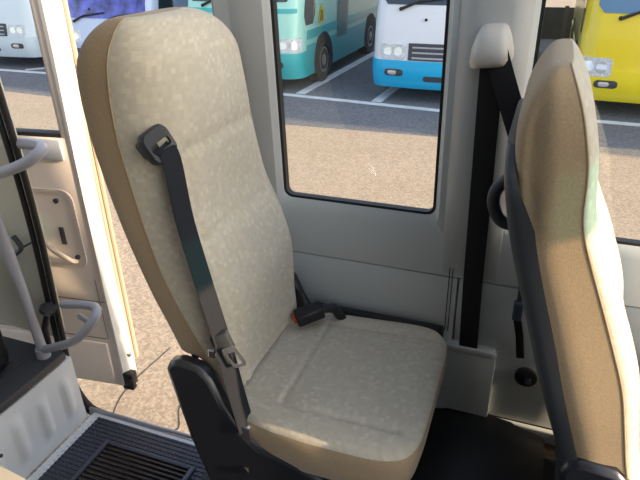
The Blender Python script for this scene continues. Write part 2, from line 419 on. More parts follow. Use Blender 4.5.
# white pressed panel beside the step
mb = MB(); nv = 60; nu = 24; vs = []; fs = []
for i in range(nv+1):
    y = .72+.71*i/nv
    for j in range(nu+1):
        z = SZ-.01+(.33)*j/nu
        ph = ((y-.80) % .125)/.125; g = max(0, 1-abs(ph-.5)/.22); g = min(1, g*1.8)
        e = max(0, min(1, (j-4)/3, (nu-4-j)/3)); vs.append((-1.684+.012*g*e, y, z))
for i in range(nv):
    for j in range(nu): a = i*(nu+1)+j; fs.append((a, a+1, a+nu+2, a+nu+1))
mb.add(vs, fs); mb.box((-1.74, .72, SZ-.02), (-1.69, 1.43, -.08))
o = link('step_side_panel', mb, M['white'], base=(-1.7, 1.1, SZ-.02)); tag(o, 'white pressed metal riser with upright ribs left of the entrance step', 'panel')
# dark ledge on top of it
mb = MB(); mb.box((-2.3, .6, -.070), (-1.675, 1.405, -.03), 0, .012)
for k in range(5): mb.box((-2.25, .62, -.031), (-1.72, .632, -.026), 0)
for k in range(4): mb.box((-1.79-.05*k, .62, -.032), (-1.782-.05*k, 1.30, -.025), 0, .002)
o = link('grooved_ledge', mb, M['ledge'], base=(-1.95, 1, -.075)); tag(o, 'dark grey grooved plastic ledge above the white ribbed riser', 'ledge')
# pale corner trim at the foot of the picture
mb = MB(); mb.box((-1.95, .55, -.02), (-1.285, .86, .02), 0, .008, rot=Matrix.Rotation(R(-6), 3, 'Z')); 
o = link('floor_edge_trim', mb, mat('beige_edge_trim', (.40, .37, .30), .5), base=(-1.5, .75, -.02)); 
mb = MB(); mb.tube([(-1.43, .865, .018), (-1.43, .865, .024)], .006); link('screw', mb, M['black'], o)
tag(o, 'beige floor edge strip in the near corner of the step well', 'trim')

# ------------------------------------------------------------ wall behind the door opening
mb = MB()
wb = [(-1.788, -.03), (-2.4, -.03), (-2.4, .78), (-1.715, .78), (-1.733, .5), (-1.763, .2)]
mb.prism(wb, lambda u, v, t: (u, wy(v)-.0+t, v), -.01, .05)
wb = [(-1.715, .78), (-2.4, .78), (-2.4, .86), (-1.77, .86), (-1.765, 1.75), (-1.70, 1.75), (-1.708, 1.1)]
mb.prism(wb, lambda u, v, t: (u, wy(v)-.0+t, v), -.01, .05)
mb.box((-1.85, 1.415, SZ-.04), (-1.808, 1.46, -.03), 0, .008)
mb.box((-1.81, 1.43, SZ-.04), (-1.70, 1.45, SZ+.03), 0, .008)
o = link('wall_rear', mb, M['cream']); tag(o, 'pale green inner side panel left of the door opening', 'wall', kind='structure')
mb = MB(); mb.prism([(-2.4, .86), (-1.78, .86), (-1.77, 1.75), (-2.4, 1.75)], lambda u, v, t: (u, wy(v)+t, v), .02, .024)
o = link('window_4', mb, glass('rear_glass', (.5, .53, .56), .12), smooth=False); tag(o, 'side window behind the door opening', 'window', kind='structure')
# door seal: two black rubber beads side by side
sp = [(-1.652, 1.406, 1.30), (-1.662, 1.421, 1.045), (-1.666, 1.432, .85), (-1.672, 1.441, .663), (-1.690, 1.453, .43), (-1.716, 1.465, .215), (-1.742, 1.478, 0.0), (-1.766, 1.488, -.21), (-1.755, 1.494, -.34), (-1.71, 1.499, -.425), (-1.64, 1.50, -.446)]
sp = [(x, y-.012, z) for x, y, z in sp]
mb = MB(); mb.tube(catmull(sp, 6), .012, 10)
mb.tube([(p.x-.026, p.y-.008, p.z-.004) for p in catmull(sp, 6)], .011, 10)
mb.tube([(p.x-.013, p.y+.012, p.z-.002) for p in catmull(sp, 6)], .012, 8)
o = link('door_seal', mb, M['gasket'], base=(-1.7, 1.5, -.45)); tag(o, 'black double rubber seal running down the edge of the door opening', 'seal')
# handrail
rl = empty('handrail', (-1.745, 1.30, -.03), 'grey tubular handrail with two loops beside the entrance step', 'handrail')
mb = MB(); mb.tube([(-1.80, 1.33, 1.15), (-1.775, 1.335, .8), (-1.757, 1.34, .6), (-1.742, 1.345, .3), (-1.735, 1.35, .02), (-1.734, 1.35, -.025)], .019, 14)
mb.tube([(-1.734, 1.35, -.03), (-1.734, 1.35, .01)], .027, 14); link('post', mb, M['rail'], rl)
up_ = [(-1.88, 1.20, .72), (-1.70, 1.285, .765), (-1.60, 1.315, .795), (-1.535, 1.33, .822), (-1.505, 1.36, .846), (-1.525, 1.40, .852), (-1.58, 1.425, .850), (-1.70, 1.44, .840)]
mb = MB(); mb.tube(catmull(up_, 6), .019, 14); link('upper_loop', mb, M['rail'], rl)
lo_ = [(-1.735, 1.35, .0), (-1.63, 1.335, .055), (-1.525, 1.325, .115), (-1.46, 1.335, .175), (-1.442, 1.375, .212), (-1.475, 1.42, .215), (-1.55, 1.44, .20), (-1.68, 1.455, .165)]
mb = MB(); mb.tube(catmull(lo_, 6), .017, 14); mb.tube([(-1.515, 1.345, .13), (-1.475, 1.39, .155), (-1.6, 1.45, .13)], .011, 10); link('lower_loop', mb, M['rail'], rl)
# black mushroom stopper and clutter at the far left
mb = MB(); 
mb.tube([(-1.745, 1.392, -.03), (-1.74, 1.392, .08), (-1.70, 1.392, .165)], .013, 12)
mb.tube([(-1.70, 1.392, .162), (-1.692, 1.392, .180), (-1.689, 1.392, .186)], [.02, .036, .030], 14)
o = link('rubber_stopper', mb, M['black'], base=(-1.745, 1.392, -.03)); tag(o, 'black mushroom headed stopper standing on the dark ledge', 'stopper')
mb = MB(); mb.box((-2.3, 1.0, -.03), (-1.79, 1.27, .40), 0, .05, seg=3)
o = link('black_case', mb, M['black'], base=(-2.2, 1.15, -.03)); tag(o, 'black case standing on the ledge at the left edge', 'case')
mb = MB(); mb.tube(catmull([(-1.86, 1.425, .37), (-1.80, 1.41, .40), (-1.77, 1.415, .43), (-1.80, 1.42, .47)], 5), .010, 8); mb.tube([(-1.80, 1.415, .41), (-1.735, 1.435, .445)], .004, 6)
o = link('window_latch', mb, M['ledge'], base=(-1.8, 1.43, .37)); tag(o, 'small dark latch with thin rod on the pale green panel', 'latch')

# ------------------------------------------------------------ open door
dr = empty('door_1', (-1.62, 1.70, -.45), 'open passenger door standing outside the bus', 'door', kind='structure')
dr.rotation_euler = (0, 0, R(7))
DY = 1.66
mb = MB()
def dslab(mb, x0, x1, z0, z1, d0, d1, bev=.006, mi=0): return mb.box((x0, DY+d0, z0), (x1, DY+d1, z1), mi, bev)
dslab(mb, -2.55, -1.655, -.42, .80, 0, .05, .008)
dslab(mb, -2.55, -1.70, .80, 1.55, .02, .045, .004) if False else None
dslab(mb, -1.70, -1.655, .79, 1.55, 0, .05, .008)
dslab(mb, -2.55, -1.70, 1.45, 1.55, 0, .05, .008)
link('inner_trim', mb, M['doortrim'], dr)
mb = MB(); rings = []
for z, dx in ((-.44, .0), (-.35, .015), (-.1, .012), (.1, .0), (.4, -.004), (.7, .0), (.9, .012), (1.1, .025), (1.55, .03)):
    s_ = .0; X0 = -1.662
    rings.append([(X0, DY-.004, z), (X0+.010+dx*.3, DY-.006, z), (X0+.024+dx*.7, DY+.02, z), (X0+.032+dx*.7, DY+.045, z), (X0+.030+dx*.7, DY+.06, z), (X0, DY+.06, z)])
mb.loft(rings, 0, True)
mb.box((-2.55, DY+.05, -.44), (-1.66, DY+.058, .79)); mb.box((-1.72, DY+.05, .79), (-1.655, DY+.058, 1.55))
tag(link('edge_frame', mb, M['doorwhite'], dr, angle=35), 'bright sunlit white door edge')
mb = MB(); mb.tube([(-1.632, DY+.068, z) for z in (-.3, 0, .3, .7, 1.1, 1.5)], .009, 8); mb.tube([(-1.622, DY+.086, z) for z in (-.3, 0, .3, .7, 1.1, 1.5)], .010, 8)
tag(link('edge_seal', mb, mat('tan_seal', (.5, .40, .3), .6), dr), 'tan sealing strip along the door edge')
mb = MB(); dslab(mb, -2.5, -1.695, .80, 1.45, .035, .04, 0); link('window_pane', mb, M['glass'], dr, smooth=False)
mb = MB()
dslab(mb, -2.5, -1.695, .795, .812, .0, .045, .003); dslab(mb, -1.706, -1.693, .80, 1.45, .01, .045, .003)
link('window_gasket', mb, M['gasket'], dr)
mb = MB(); dslab(mb, -2.5, -1.70, .705, .79, -.012, .004, .006); tag(link('belt_rail', mb, mat('grey_blue_trim', (.45, .48, .55), .4), dr), 'grey blue strip below the door window')
# handle recess: raised frame around a hollow, with a pull
mb = MB(); fr = rrect(-1.95, -1.705, .22, .58, .05, 5); f2 = rrect(-1.93, -1.72, .24, .565, .045, 5)
rings = [[(a[0], DY, a[1]), (a[0], DY-.006, a[1]), (b[0], DY-.006, b[1]), (b[0], DY-.001, b[1])] for a, b in zip(fr, f2)]; rings.append(rings[0]); mb.loft(rings, 0, False)
link('handle_surround', mb, M['doortrim'], dr)
mb = MB(); mb.tube(catmull([(-1.89, DY-.004, .47), (-1.875, DY-.025, .39), (-1.84, DY-.032, .32), (-1.77, DY-.02, .265), (-1.745, DY-.004, .255)], 6), .011, 10)
link('pull_handle', mb, mat('trim_tan_dark', (.50, .43, .36), .5), dr)
mb = MB()
for x, z in ((-1.785, .53), (-1.745, .275)): mb.tube([(x, DY+.0, z), (x, DY-.009, z)], .011, 10)
mb.box((-1.805, DY-.007, .33), (-1.783, DY+.002, .41), 0, .003)
link('screw_caps', mb, M['ledge'], dr)
mb = MB(); dslab(mb, -2.5, -1.662, .052, .057, -.002, .002, .001); dslab(mb, -2.5, -1.70, -.15, -.144, -.002, .002, .001); dslab(mb, -1.692, -1.688, -.15, .17, -.002, .002, .001)
link('panel_grooves', mb, mat('groove_tan', (.28, .24, .21), .7), dr, smooth=False)
mb = MB(); dslab(mb, -2.5, -1.70, -.40, -.17, -.012, .004, .012); link('kick_panel', mb, M['doortrim'], dr)
lt = MB(); lt.box((-1.65, DY-.014, -.40), (-1.60, DY+.03, -.33), 0, .006); lt.box((-1.66, DY-.012, -.425), (-1.605, DY+.02, -.405), 0, .004)
lt.tube([(-1.615, DY-.02, -.365), (-1.615, DY-.012, -.365)], .012, 10)
lk = link('door_latch', lt, M['black'], dr)
mb = MB(); mb.tube([(-1.598, DY-.006, -.22), (-1.598, DY+.01, -.22)], .010, 10); link('bumper_stud', mb, M['chrome'], dr)

# ------------------------------------------------------------ seats
def se(a, n): return math.copysign(abs(a)**(2/n), a)
def make_seat(P, root_loc, label, belt=True):
    seat = empty('bus_seat', root_loc, label, 'seat', 'beige bus seats')
    DX, DY_ = P['shift']
    T3 = lambda v: (v[0]+DX, v[1]+DY_, v[2])
    back_t, seam_t, front_t, hw_far, hw_near, ZT = P['back'], P['seam'], P['front'], P['far'], P['near'], P['top']
    RTOP = P.get('rtop', .10)
    def back_ring(z, t, nf=56, nb=34):
        y0, y1 = smooth_tab(hw_near, z), smooth_tab(hw_far, z)
        xb, xs, xf = smooth_tab(back_t, z), smooth_tab(seam_t, z), smooth_tab(front_t, z)
        k = 1-math.sqrt(max(0, 1-t*t))
        y0 += P['topin'][0]*k; y1 -= P['topin'][1]*k
        xb += (xs-xb)*P.get('topback', .8)*k; xf -= (xf-xs)*.75*k
        yc, hw = (y0+y1)/2, (y1-y0)/2; ring = []
        for i in range(nf+1):
            th = math.pi*(1-i/nf)
            nn_ = 3.3 if (th < math.pi/2 or P['wrap']) else 3.3-1.0*max(0, min(1, (1.05-z)/.2))
            y = yc+hw*se(math.cos(th), nn_); x = xs+(xf-xs)*se(math.sin(th), 2.3)
            u = (y-yc)/hw
            if t == 0:
                dish = max(0, 1-(abs(u)/.68)**4)*.020*min(1, max(0, (1.12-z)/.2)); x -= dish
                def gro(d, wd=.035): return max(0, 1-abs(d)/wd)
                if z < 1.07: x -= .009*gro(abs(u)-.70, .05)
                if abs(u) < .72:
                    x -= .008*gro(z-(1.055-.02*u*u), .014); x -= .008*gro(z-(.855-.02*u*u), .014)
            if P['wrap'] and y < yc: y += .007*min(1, (yc-y)/hw*1.5)
            ring.append((x, y, z))
        for i in range(1, nb):
            th = math.pi*i/nb
            y = yc+hw*se(math.cos(th), 7); x = xs-(xs-xb)*se(math.sin(th), 4.5)
            if P['wrap'] and y < yc: y += (.020*max(0, min(1, (x-xb)/(xs-xb)))-.013)*min(1, (yc-y)/hw*1.5)
            if P['wrap'] and y < yc: y += .014*math.exp(-(((x-xb)/(xs-xb)-.30)/.13)**2)*max(0, min(1, (z-.98)/.1, (1.25-z)/.06))
            ring.append((x, y, z))
        return ring
    zs = [(.44, 0), (.46, 0), (.48, 0)] + [(.50+.0125*i, 0) for i in range(0, 70)]
    zs = [q for q in zs if q[0] < ZT-RTOP] + [(ZT-RTOP+RTOP*math.sin(math.pi/2*i/12), math.sin(math.pi/2*i/12)) for i in range(0, 13)]
    rings = [back_ring(z, t) for z, t in zs]
    n = len(rings[0]); mb = MB(); vs = []; uvs = []; fs = []; mi = []
    acc = [0]
    for a, b in zip(rings, rings[1:]): acc.append(acc[-1]+(Vector(b[28])-Vector(a[28])).length)
    for i, r_ in enumerate(rings):
        for k, q in enumerate(r_):
            q = list(q)
            if k > 56 and q[2] < .55: q[2] = .55+(q[2]-.55)*.05
            if k == 0: ul_ = 0.0
            else: ul_ += (Vector(q)-Vector(r_[k-1])).length if k <= 56 else 0
            vs.append(T3(q)); uvs.append((ul_, acc[i]))
    for i in range(len(rings)-1):
        for k in range(n):
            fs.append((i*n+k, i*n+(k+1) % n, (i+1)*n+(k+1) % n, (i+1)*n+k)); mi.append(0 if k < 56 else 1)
    fs.append(tuple(range(n))); mi.append(1); fs.append(tuple(reversed(range((len(rings)-1)*n, len(rings)*n)))); mi.append(1)
    mb.add(vs, fs, mi, uvs)
    backrest = link('backrest', mb, [M['fabric'], M['plain']], seat, angle=60)
    for kk in (0, 56):
        mb = MB(); mb.tube([T3(r_[kk]) for r_ in rings[6:]], .0016, 6); link('piping', mb, M['plain'], backrest)
    # charcoal back shell
    mb = MB(); rr = []
    for i in range(40):
        z = .46+(.68 if P['wrap'] else .74)*i/39; xb = smooth_tab(back_t, z); y0, y1 = smooth_tab(hw_near, z), smooth_tab(hw_far, z)
        if P['wrap']: dep = .004+.032*max(0, min(1, (1.12-z)/.10))-.010*max(0, min(1, (.8-z)/.25)); ins = .012-.016*max(0, min(1, (1.14-z)/.06))
        else: dep, ins = .004, .055
        yc, hw = (y0+y1)/2, (y1-y0)/2-ins
        k = max(0, (z-1.07)/.08) if P['wrap'] else max(0, (z-1.16)/.08); hw *= math.sqrt(max(.02, 1-k*k*.5))
        so_ = .013 if P['wrap'] else .003
        ring = []
        for j in range(29):
            th = math.pi*j/28; ring.append(T3((xb+dep-(dep+so_)*se(math.sin(th), 4.5), yc+hw*se(math.cos(th), 9), z)))
        ring += [T3((xb+dep-.004, yc-hw+.008, z)), T3((xb+dep-.004, yc+hw-.008, z))]
        rr.append(ring)
    mb.loft(rr, 0, True); link('back_shell', mb, M['shell'], seat, angle=50)
    if P['wrap']:
        mb = MB(); hz = P['handle']; xh = lerp_tab(back_t, hz)
        mb.tube([T3(q) for q in catmull([(-.885, 1.30, .985), (-.918, 1.30, .982), (-.948, 1.30, .952), (-.951, 1.30, .912), (-.930, 1.30, .876), (-.885, 1.30, .868)], 6)], .014, 12)
        link('grab_handle', mb, M['shell'], seat)
    # cushion
    CX0, CX1, CY0, CY1 = P['cushion']
    SK = P.get('skew', .045)
    prof = [(-.135, .62, 0), (-.128, .86, 0), (-.112, .95, 0), (-.07, .985, 0), (-.04, .997, 0), (-.018, 1.0, 0), (-.006, .985, 0), (.004, .955, 0), (.009, .91, 0), (.012, .85, 0)]
    cx, cy = (CX0+CX1)/2, (CY0+CY1)/2; hx, hy = (CX1-CX0)/2, (CY1-CY0)/2
    nn = 144; NR = 44
    def SKW(q):
        a = max(0, min(1, 1-(q[0]-CX0)/(CX1-CX0)/.42)); b = max(0, min(1, (CY1-q[1])/(CY1-CY0)))
        return T3((q[0], q[1]+SK*a*b, q[2]))
    def top_z(x, y, dz):
        ux, uy = (x-cx)/hx, (y-cy)/hy
        z = .435+dz-.02*(1-(ux+1)/2)+.006*ux-.012*max(0, -uy)*max(0, ux)
        if dz > -.02: z += .010*max(0, 1-((ux-.15)/.95)**2)*max(0, 1-uy*uy)-.006*max(0, (ux-.8)/.2)
        return z
    def cgroove(x, y):
        ux, uy = (x-cx)/hx, (y-cy)/hy; g = 0
        G = lambda d, wd: max(0, 1-abs(d)/wd)
        if -.37 < ux < .95: g += G(abs(uy)-.68, .05)
        if abs(uy) < .70: g += G(ux+.36, .05)
        return .006*g
    rings = []
    for dz, s_, top in prof:
        ring = []
        for k in range(nn):
            th = 2*math.pi*k/nn
            if s_ < .86: px, py = hx*s_*se(math.cos(th), 6), hy*s_*se(math.sin(th), 6)
            else: px, py = (hx-(1-s_)*.22)*se(math.cos(th), 6), (hy-(1-s_)*.22)*se(math.sin(th), 6)
            ring.append((cx+px, cy+py, top_z(cx+px, cy+py, dz)))
        rings.append(ring)
    vs = []; uvs = []; fs = []; mi = []
    for r_ in rings:
        for q in r_: vs.append(SKW(q)); uvs.append((q[0]+(q[2]-.43)*.7, q[1]+(q[2]-.43)*.7))
    for i in range(9):
        for k in range(nn):
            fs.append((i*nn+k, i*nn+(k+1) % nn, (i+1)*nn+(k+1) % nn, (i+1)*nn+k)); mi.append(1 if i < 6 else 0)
    fs.append(tuple(range(nn))); mi.append(1)
    base = len(vs); last = rings[9]
    for j in range(1, NR+1):
        f = 1-j/NR
        for k in range(nn):
            q = last[k]; x, y = cx+(q[0]-cx)*f, cy+(q[1]-cy)*f
            vs.append(SKW((x, y, top_z(x, y, .012)+.006*(1-f)-cgroove(x, y)))); uvs.append((x, y))
    prev = 9*nn
    for j in range(NR):
        cur = base+j*nn
        for k in range(nn):
            fs.append((prev+k, prev+(k+1) % nn, cur+(k+1) % nn, cur+k)); mi.append(0)
        prev = cur
    mb = MB(); mb.add(vs, fs, mi, uvs)
    cushion = link('cushion', mb, [M['fabric'], M['plain']], seat, angle=60); merge(cushion, 1e-6)
    # black side brackets
    BZ = P.get('bz', 0)
    side = [(-.758, .53+BZ), (-.745, .550+BZ), (-.72, .560+BZ), (-.665, .555+BZ), (-.635, .525+BZ), (-.605, .455), (-.565, .385), (-.52, .345), (-.42, .325), (-.33, .28), (-.26, .22), (-.24, .06), (-.60, .03), (-.66, .10), (-.72, .32)]
    ya, yb_ = P['bracket']
    mb = MB(); mb.prism(side, lambda u, v, t: T3((u, t, v)), ya, ya+.04)
    br = link('side_bracket', mb, M['gloss'], seat, smooth=True, bevel=.012, angle=50)
    mb = MB(); mb.prism(side, lambda u, v, t: T3((u, t, v)), yb_-.03, yb_); link('side_bracket', mb, M['gloss'], seat, bevel=.010, angle=50)
    for x, z in ((-.40, .235), (-.565, .26)):
        mb = MB(); mb.tube([T3((x, ya+.003, z)), T3((x, ya-.006, z))], .012, 12); link('bolt_cap', mb, M['black'], br)
    mb = MB(); mb.box(T3((-.62, .95, .24)), T3((-.20, 1.36, .31)), 0, .02); mb.box(T3((-.70, .95, .0)), T3((-.26, 1.30, .24)), 0, .03)
    mb.box(T3((-.58, 1.405, .27)), T3((-.17, 1.435, .432)), 0, .008)  # black strip standing for the shadow gap between cushion and wall
    link('seat_base', mb, M['black'], seat)
    # buckle on the window side, red button
    B = Vector(T3((-.545, 1.30, .475))); rotB = Matrix.Rotation(R(38), 3, 'Z') @ Matrix.Rotation(R(-12), 3, 'Y')
    mb = MB(); mb.box(B+Vector((-.042, -.025, -.018)), B+Vector((.042, .025, .018)), 0, .006, rot=rotB)
    mb.tube([B+rotB @ Vector((.04, 0, 0)), B+rotB @ Vector((.075, .0, -.010)), B+Vector((.085, .075, -.06))], .014, 8)
    bk = link('buckle', mb, M['black'], seat)
    mb = MB(); c = B+rotB @ Vector((-.046, 0, .003)); mb.box(c+Vector((-.004, -.016, -.008)), c+Vector((.004, .016, .008)), 0, .002, rot=rotB); tag(link('release_button', mb, M['red'], bk), 'red release button')
    if not belt: return seat
    # belt guide on the near shoulder
    def fpt(z, u):
        r_ = back_ring(z, 0); y0, y1 = smooth_tab(hw_near, z), smooth_tab(hw_far, z); yy = (y0+y1)/2+u*(y1-y0)/2
        best = min(r_[:57], key=lambda q: abs(q[1]-yy)); return Vector((best[0], yy, z))
    g = Vector((-.744, .968, 1.068))
    mb = MB()
    ax_w = Vector((.22, .93, .28)).normalized(); ax_n = Vector((.78, -.58, .24)).normalized(); ax_n = (ax_n-ax_w*ax_n.dot(ax_w)).normalized(); ax_h = ax_n.cross(ax_w)*-1
    if ax_h.z < 0: ax_h = -ax_h
    g = g+ax_n*.014
    def gp(u, v, t): return g+ax_w*u+ax_h*v+ax_n*t
    o1 = rrect(-.036, .036, -.036, .036, .018, 5); i1 = rrect(-.026, .026, -.012, .006, .006, 5)
    rings = []
    for a, b in zip(o1, i1): rings.append([gp(a[0]*.6, a[1]*.6, -.045), gp(a[0]*.7, a[1]*.7, -.012), gp(a[0], a[1], -.004), gp(a[0], a[1], .006), gp(a[0]*.9, a[1]*.88, .014), gp(b[0], b[1], .012), gp(b[0], b[1], -.012)])
    rings.append(rings[0]); mb.loft(rings, 0, False); mb.prism(i1, gp, -.012, -.010, 1)
    link('belt_guide', mb, [M['shell'], M['black']], seat, angle=35)
    pA = gp(0, -.006, .006); pB = gp(0, -.035, .016)
    T = Vector((-.605, .925, .625)); An = Vector((-.555, .910, .385))
    path = catmull([pA, pB, g.lerp(T, .35)+Vector((.016, -.012, 0)), g.lerp(T, .7)+Vector((.010, -.010, 0)), T], 6)
    mb = MB(); mb.tube(path, 0, flat=(.047, .0022, Vector((.28, .94, .10))))
    mb.tube(catmull([T, T.lerp(An, .5)+Vector((.0, -.002, 0)), An], 5), 0, flat=(.045, .0022, Vector((.45, .88, .1))))
    web = link('seat_belt', mb, M['belt'], seat, angle=50)
    mb = MB(); q = T
    mb.box((q.x-.022, q.y-.014, q.z-.022), (q.x+.022, q.y+.010, q.z+.030), 0, .006, rot=Matrix.Rotation(R(20), 3, 'Z') @ Matrix.Rotation(R(-18), 3, 'Y'))
    link('tongue_grip', mb, M['shell'], web)
    mb = MB(); fr = rrect(-.016, .016, -.03, .03, .008, 4); f2 = rrect(-.009, .009, -.022, .014, .005, 4)
    def tp(u, v, t): return Vector((q.x+.03, q.y-.006, q.z-.028))+Vector((.75, .55, .1))*u+Vector((.42, .1, -.8)).normalized()*-v+Vector((.3, -.9, .2))*t
    rings = [[tp(a[0], a[1], 0), tp(a[0], a[1], .004), tp(b[0], b[1], .004), tp(b[0], b[1], 0)] for a, b in zip(fr, f2)]; rings.append(rings[0]); mb.loft(rings, 0, False)
    mb.box((q.x-.03, q.y-.022, q.z-.035), (q.x-.012, q.y-.010, q.z-.012), 0, .003)
    tag(link('tongue', mb, M['chrome'], web, smooth=False), 'chrome belt tongue')
    mb = MB(); mb.box((An.x-.014, An.y-.014, An.z-.035), (An.x+.014, An.y+.006, An.z+.02), 0, .006); tag(link('anchor_plate', mb, M['chrome'], web), 'chrome lower belt anchor')
    return seat
REAR = dict(shift=(0, 0), wrap=False, top=1.314, rtop=.11, topin=(.045, .165),
  back=[(.50, -.755), (.55, -.771), (.63, -.794), (.735, -.830), (.85, -.865), (.944, -.897), (1.047, -.923), (1.135, -.935), (1.2, -.937), (1.26, -.93), (1.345, -.90)],
  seam=[(.45, -.64), (.50, -.645), (.583, -.678), (.648, -.705), (.776, -.753), (.875, -.778), (.991, -.807), (1.057, -.822), (1.163, -.828), (1.262, -.82), (1.345, -.79)],
  front=[(.40, -.585), (.45, -.585), (.52, -.588), (.60, -.580), (.69, -.578), (.777, -.606), (.89, -.655), (1.03, -.674), (1.13, -.684), (1.22, -.698), (1.345, -.715)],
  far=[(.44, 1.375), (.60, 1.385), (.69, 1.395), (.78, 1.405), (.89, 1.398), (1.03, 1.388), (1.13, 1.386), (1.22, 1.38), (1.345, 1.365)],
  near=[(.44, .95), (.69, .934), (.85, .934), (1.0, .948), (1.22, .96), (1.345, .975)],
  cushion=(-.655, -.138, .885, 1.408), bracket=(.895, 1.43))
make_seat(REAR, (-.42, 1.16, 0), 'beige checked bus seat with its own belt, beside the entrance step')
# front seat, one row on: flatter face, charcoal shell wrapped round its back
FS = .885
sh = lambda t: [(z, x-FS) for z, x in t]
FRONT = dict(shift=(FS, -.06), wrap=True, top=1.272, rtop=.11, topin=(.05, .10), topback=.75, handle=1.03,
  back=sh([(.50, .150), (.58, .135), (.755, .068), (.926, .010), (1.0, -.012), (1.10, -.030), (1.19, -.033), (1.29, -.028), (1.35, -.02)]),
  seam=sh([(.50, .265), (.596, .235), (.755, .200), (.884, .148), (.969, .112), (1.034, .088), (1.13, .082), (1.22, .058), (1.30, .020), (1.35, .005)]),
  front=sh([(.40, .31), (.50, .295), (.596, .268), (.755, .240), (.884, .188), (.969, .145), (1.034, .115), (1.13, .102), (1.22, .076), (1.30, .036), (1.35, .02)]),
  far=[(.44, 1.44), (.69, 1.455), (.89, 1.45), (1.03, 1.43), (1.13, 1.41), (1.22, 1.39), (1.345, 1.34)],
  near=[(.44, .915), (.69, .925), (.85, .955), (.95, .965), (1.22, .965), (1.345, .965)],
  cushion=(-.655, -.150, .935, 1.44), bracket=(.905, 1.45), bz=.045)
make_seat(FRONT, (-.42+FS, 1.10, 0), 'beige bus seat with charcoal back shell, seen edge on at the right', belt=False)

# ------------------------------------------------------------ wall belt and small fittings
wbelt = empty('wall_seat_belt', (-.10, wy(.37)-.03, .37), 'black wall seat belt hanging from a beige anchor cover on the pillar', 'seat belt')
mb = MB(); rings = []
for z, w_, d in ((1.188, .034, .030), (1.190, .044, .050), (1.202, .047, .058), (1.225, .045, .054), (1.252, .038, .042), (1.270, .030, .026), (1.277, .022, .006)):
    y = wy(z)-.030; xc = -.118
    rings.append([(xc+w_*se(math.cos(a), 3), y+.005-(d+.005)*max(0, se(math.sin(a), 2.6)) if math.sin(a) > 0 else y+.005, z+.007*(math.cos(a))*(1 if z < 1.21 else .3)) for a in [2*math.pi*k/28 for k in range(28)]])
mb.loft(rings, 0, True); link('anchor_cover', mb, M['cover'], wbelt, angle=50)
mb = MB()
ys = lambda z, d=.04: wy(z)-d
mb.tube(catmull([(-.112, ys(1.225, .065), 1.225), (-.112, ys(1.16, .06), 1.16), (-.108, ys(.9, .046), .9), (-.103, ys(.6, .036), .6), (-.098, ys(.42, .028), .42), (-.096, ys(.34, .02), .34)], 6), 0, flat=(.052, .002, (1, 0, 0)))
mb.tube(catmull([(-.106, ys(1.22, .070), 1.22), (-.078, ys(1.15, .074), 1.15), (-.028, 1.335, 1.03), (-.018, 1.335, 1.0)], 6), 0, flat=(.050, .002, Vector((1, .0, .32))))
link('webbing', mb, M['beltb'], wbelt, angle=50)
mb = MB(); wbox(mb, -.175, -.015, .108, .365, .0, .026, .006); wbox(mb, -.165, -.022, .352, .372, .0, .034, .005); 
o = link('retractor_cover', mb, M['wall'], base=(-.1, wy(.1), .108)); tag(o, 'grey belt retractor box cover low on the side wall', 'cover')
hb = empty('belt_buckle', (.06, wy(.45)-.02, .34), 'dark buckle strap hanging on the wall behind the front seat', 'buckle')
mb = MB(); wbox(mb, .010, .036, .50, .56, .008, .034, .006); tag(link('buckle_head', mb, mat('blue_grey_plastic', (.07, .09, .13), .4), hb), 'blue grey buckle head')
mb = MB(); mb.tube([(.023, wy(.56)-.0, .60), (.023, wy(.55)-.018, .56)], .007, 8); mb.tube([(.025, wy(.5)-.018, .50), (.038, wy(.45)-.012, .44), (.050, wy(.4)-.006, .36)], 0, flat=(.022, .008, (1, 0, 0))); link('strap', mb, M['black'], hb)
kb = empty('anchor_bolt', (.075, wy(.29), .26), 'round black anchor bolt with chrome centre low on the side wall', 'bolt')
mb = MB(); y = wy(.29); mb.tube([(.075, y+.002, .29), (.075, y-.012, .29), (.075, y-.016, .29)], [.032, .032, .026], 24); link('knob_ring', mb, M['black'], kb)
mb = MB(); mb.tube([(.082, y-.014, .288), (.082, y-.026, .288)], .010, 14); tag(link('knob_centre', mb, M['chrome'], kb), 'chrome knob centre')
# black wheel arch cover on the floor below the wall
mb = MB(); rings = []
for i in range(13):
    x = -.24+.40*i/12; h = .075+.035*math.sin(math.pi*i/12)
    rings.append([(x, 1.46, .0), (x, 1.46, h), (x, 1.40, h), (x, 1.34, h*.96), (x, 1.25, h*.7), (x, 1.17, h*.3), (x, 1.10, .0)])
mb.loft(rings, 0, True); o = link('wheel_arch_cover', mb, M['floorm'], base=(0, 1.3, 0), angle=50); tag(o, 'black vinyl covered hump on the floor under the side wall', 'cover')

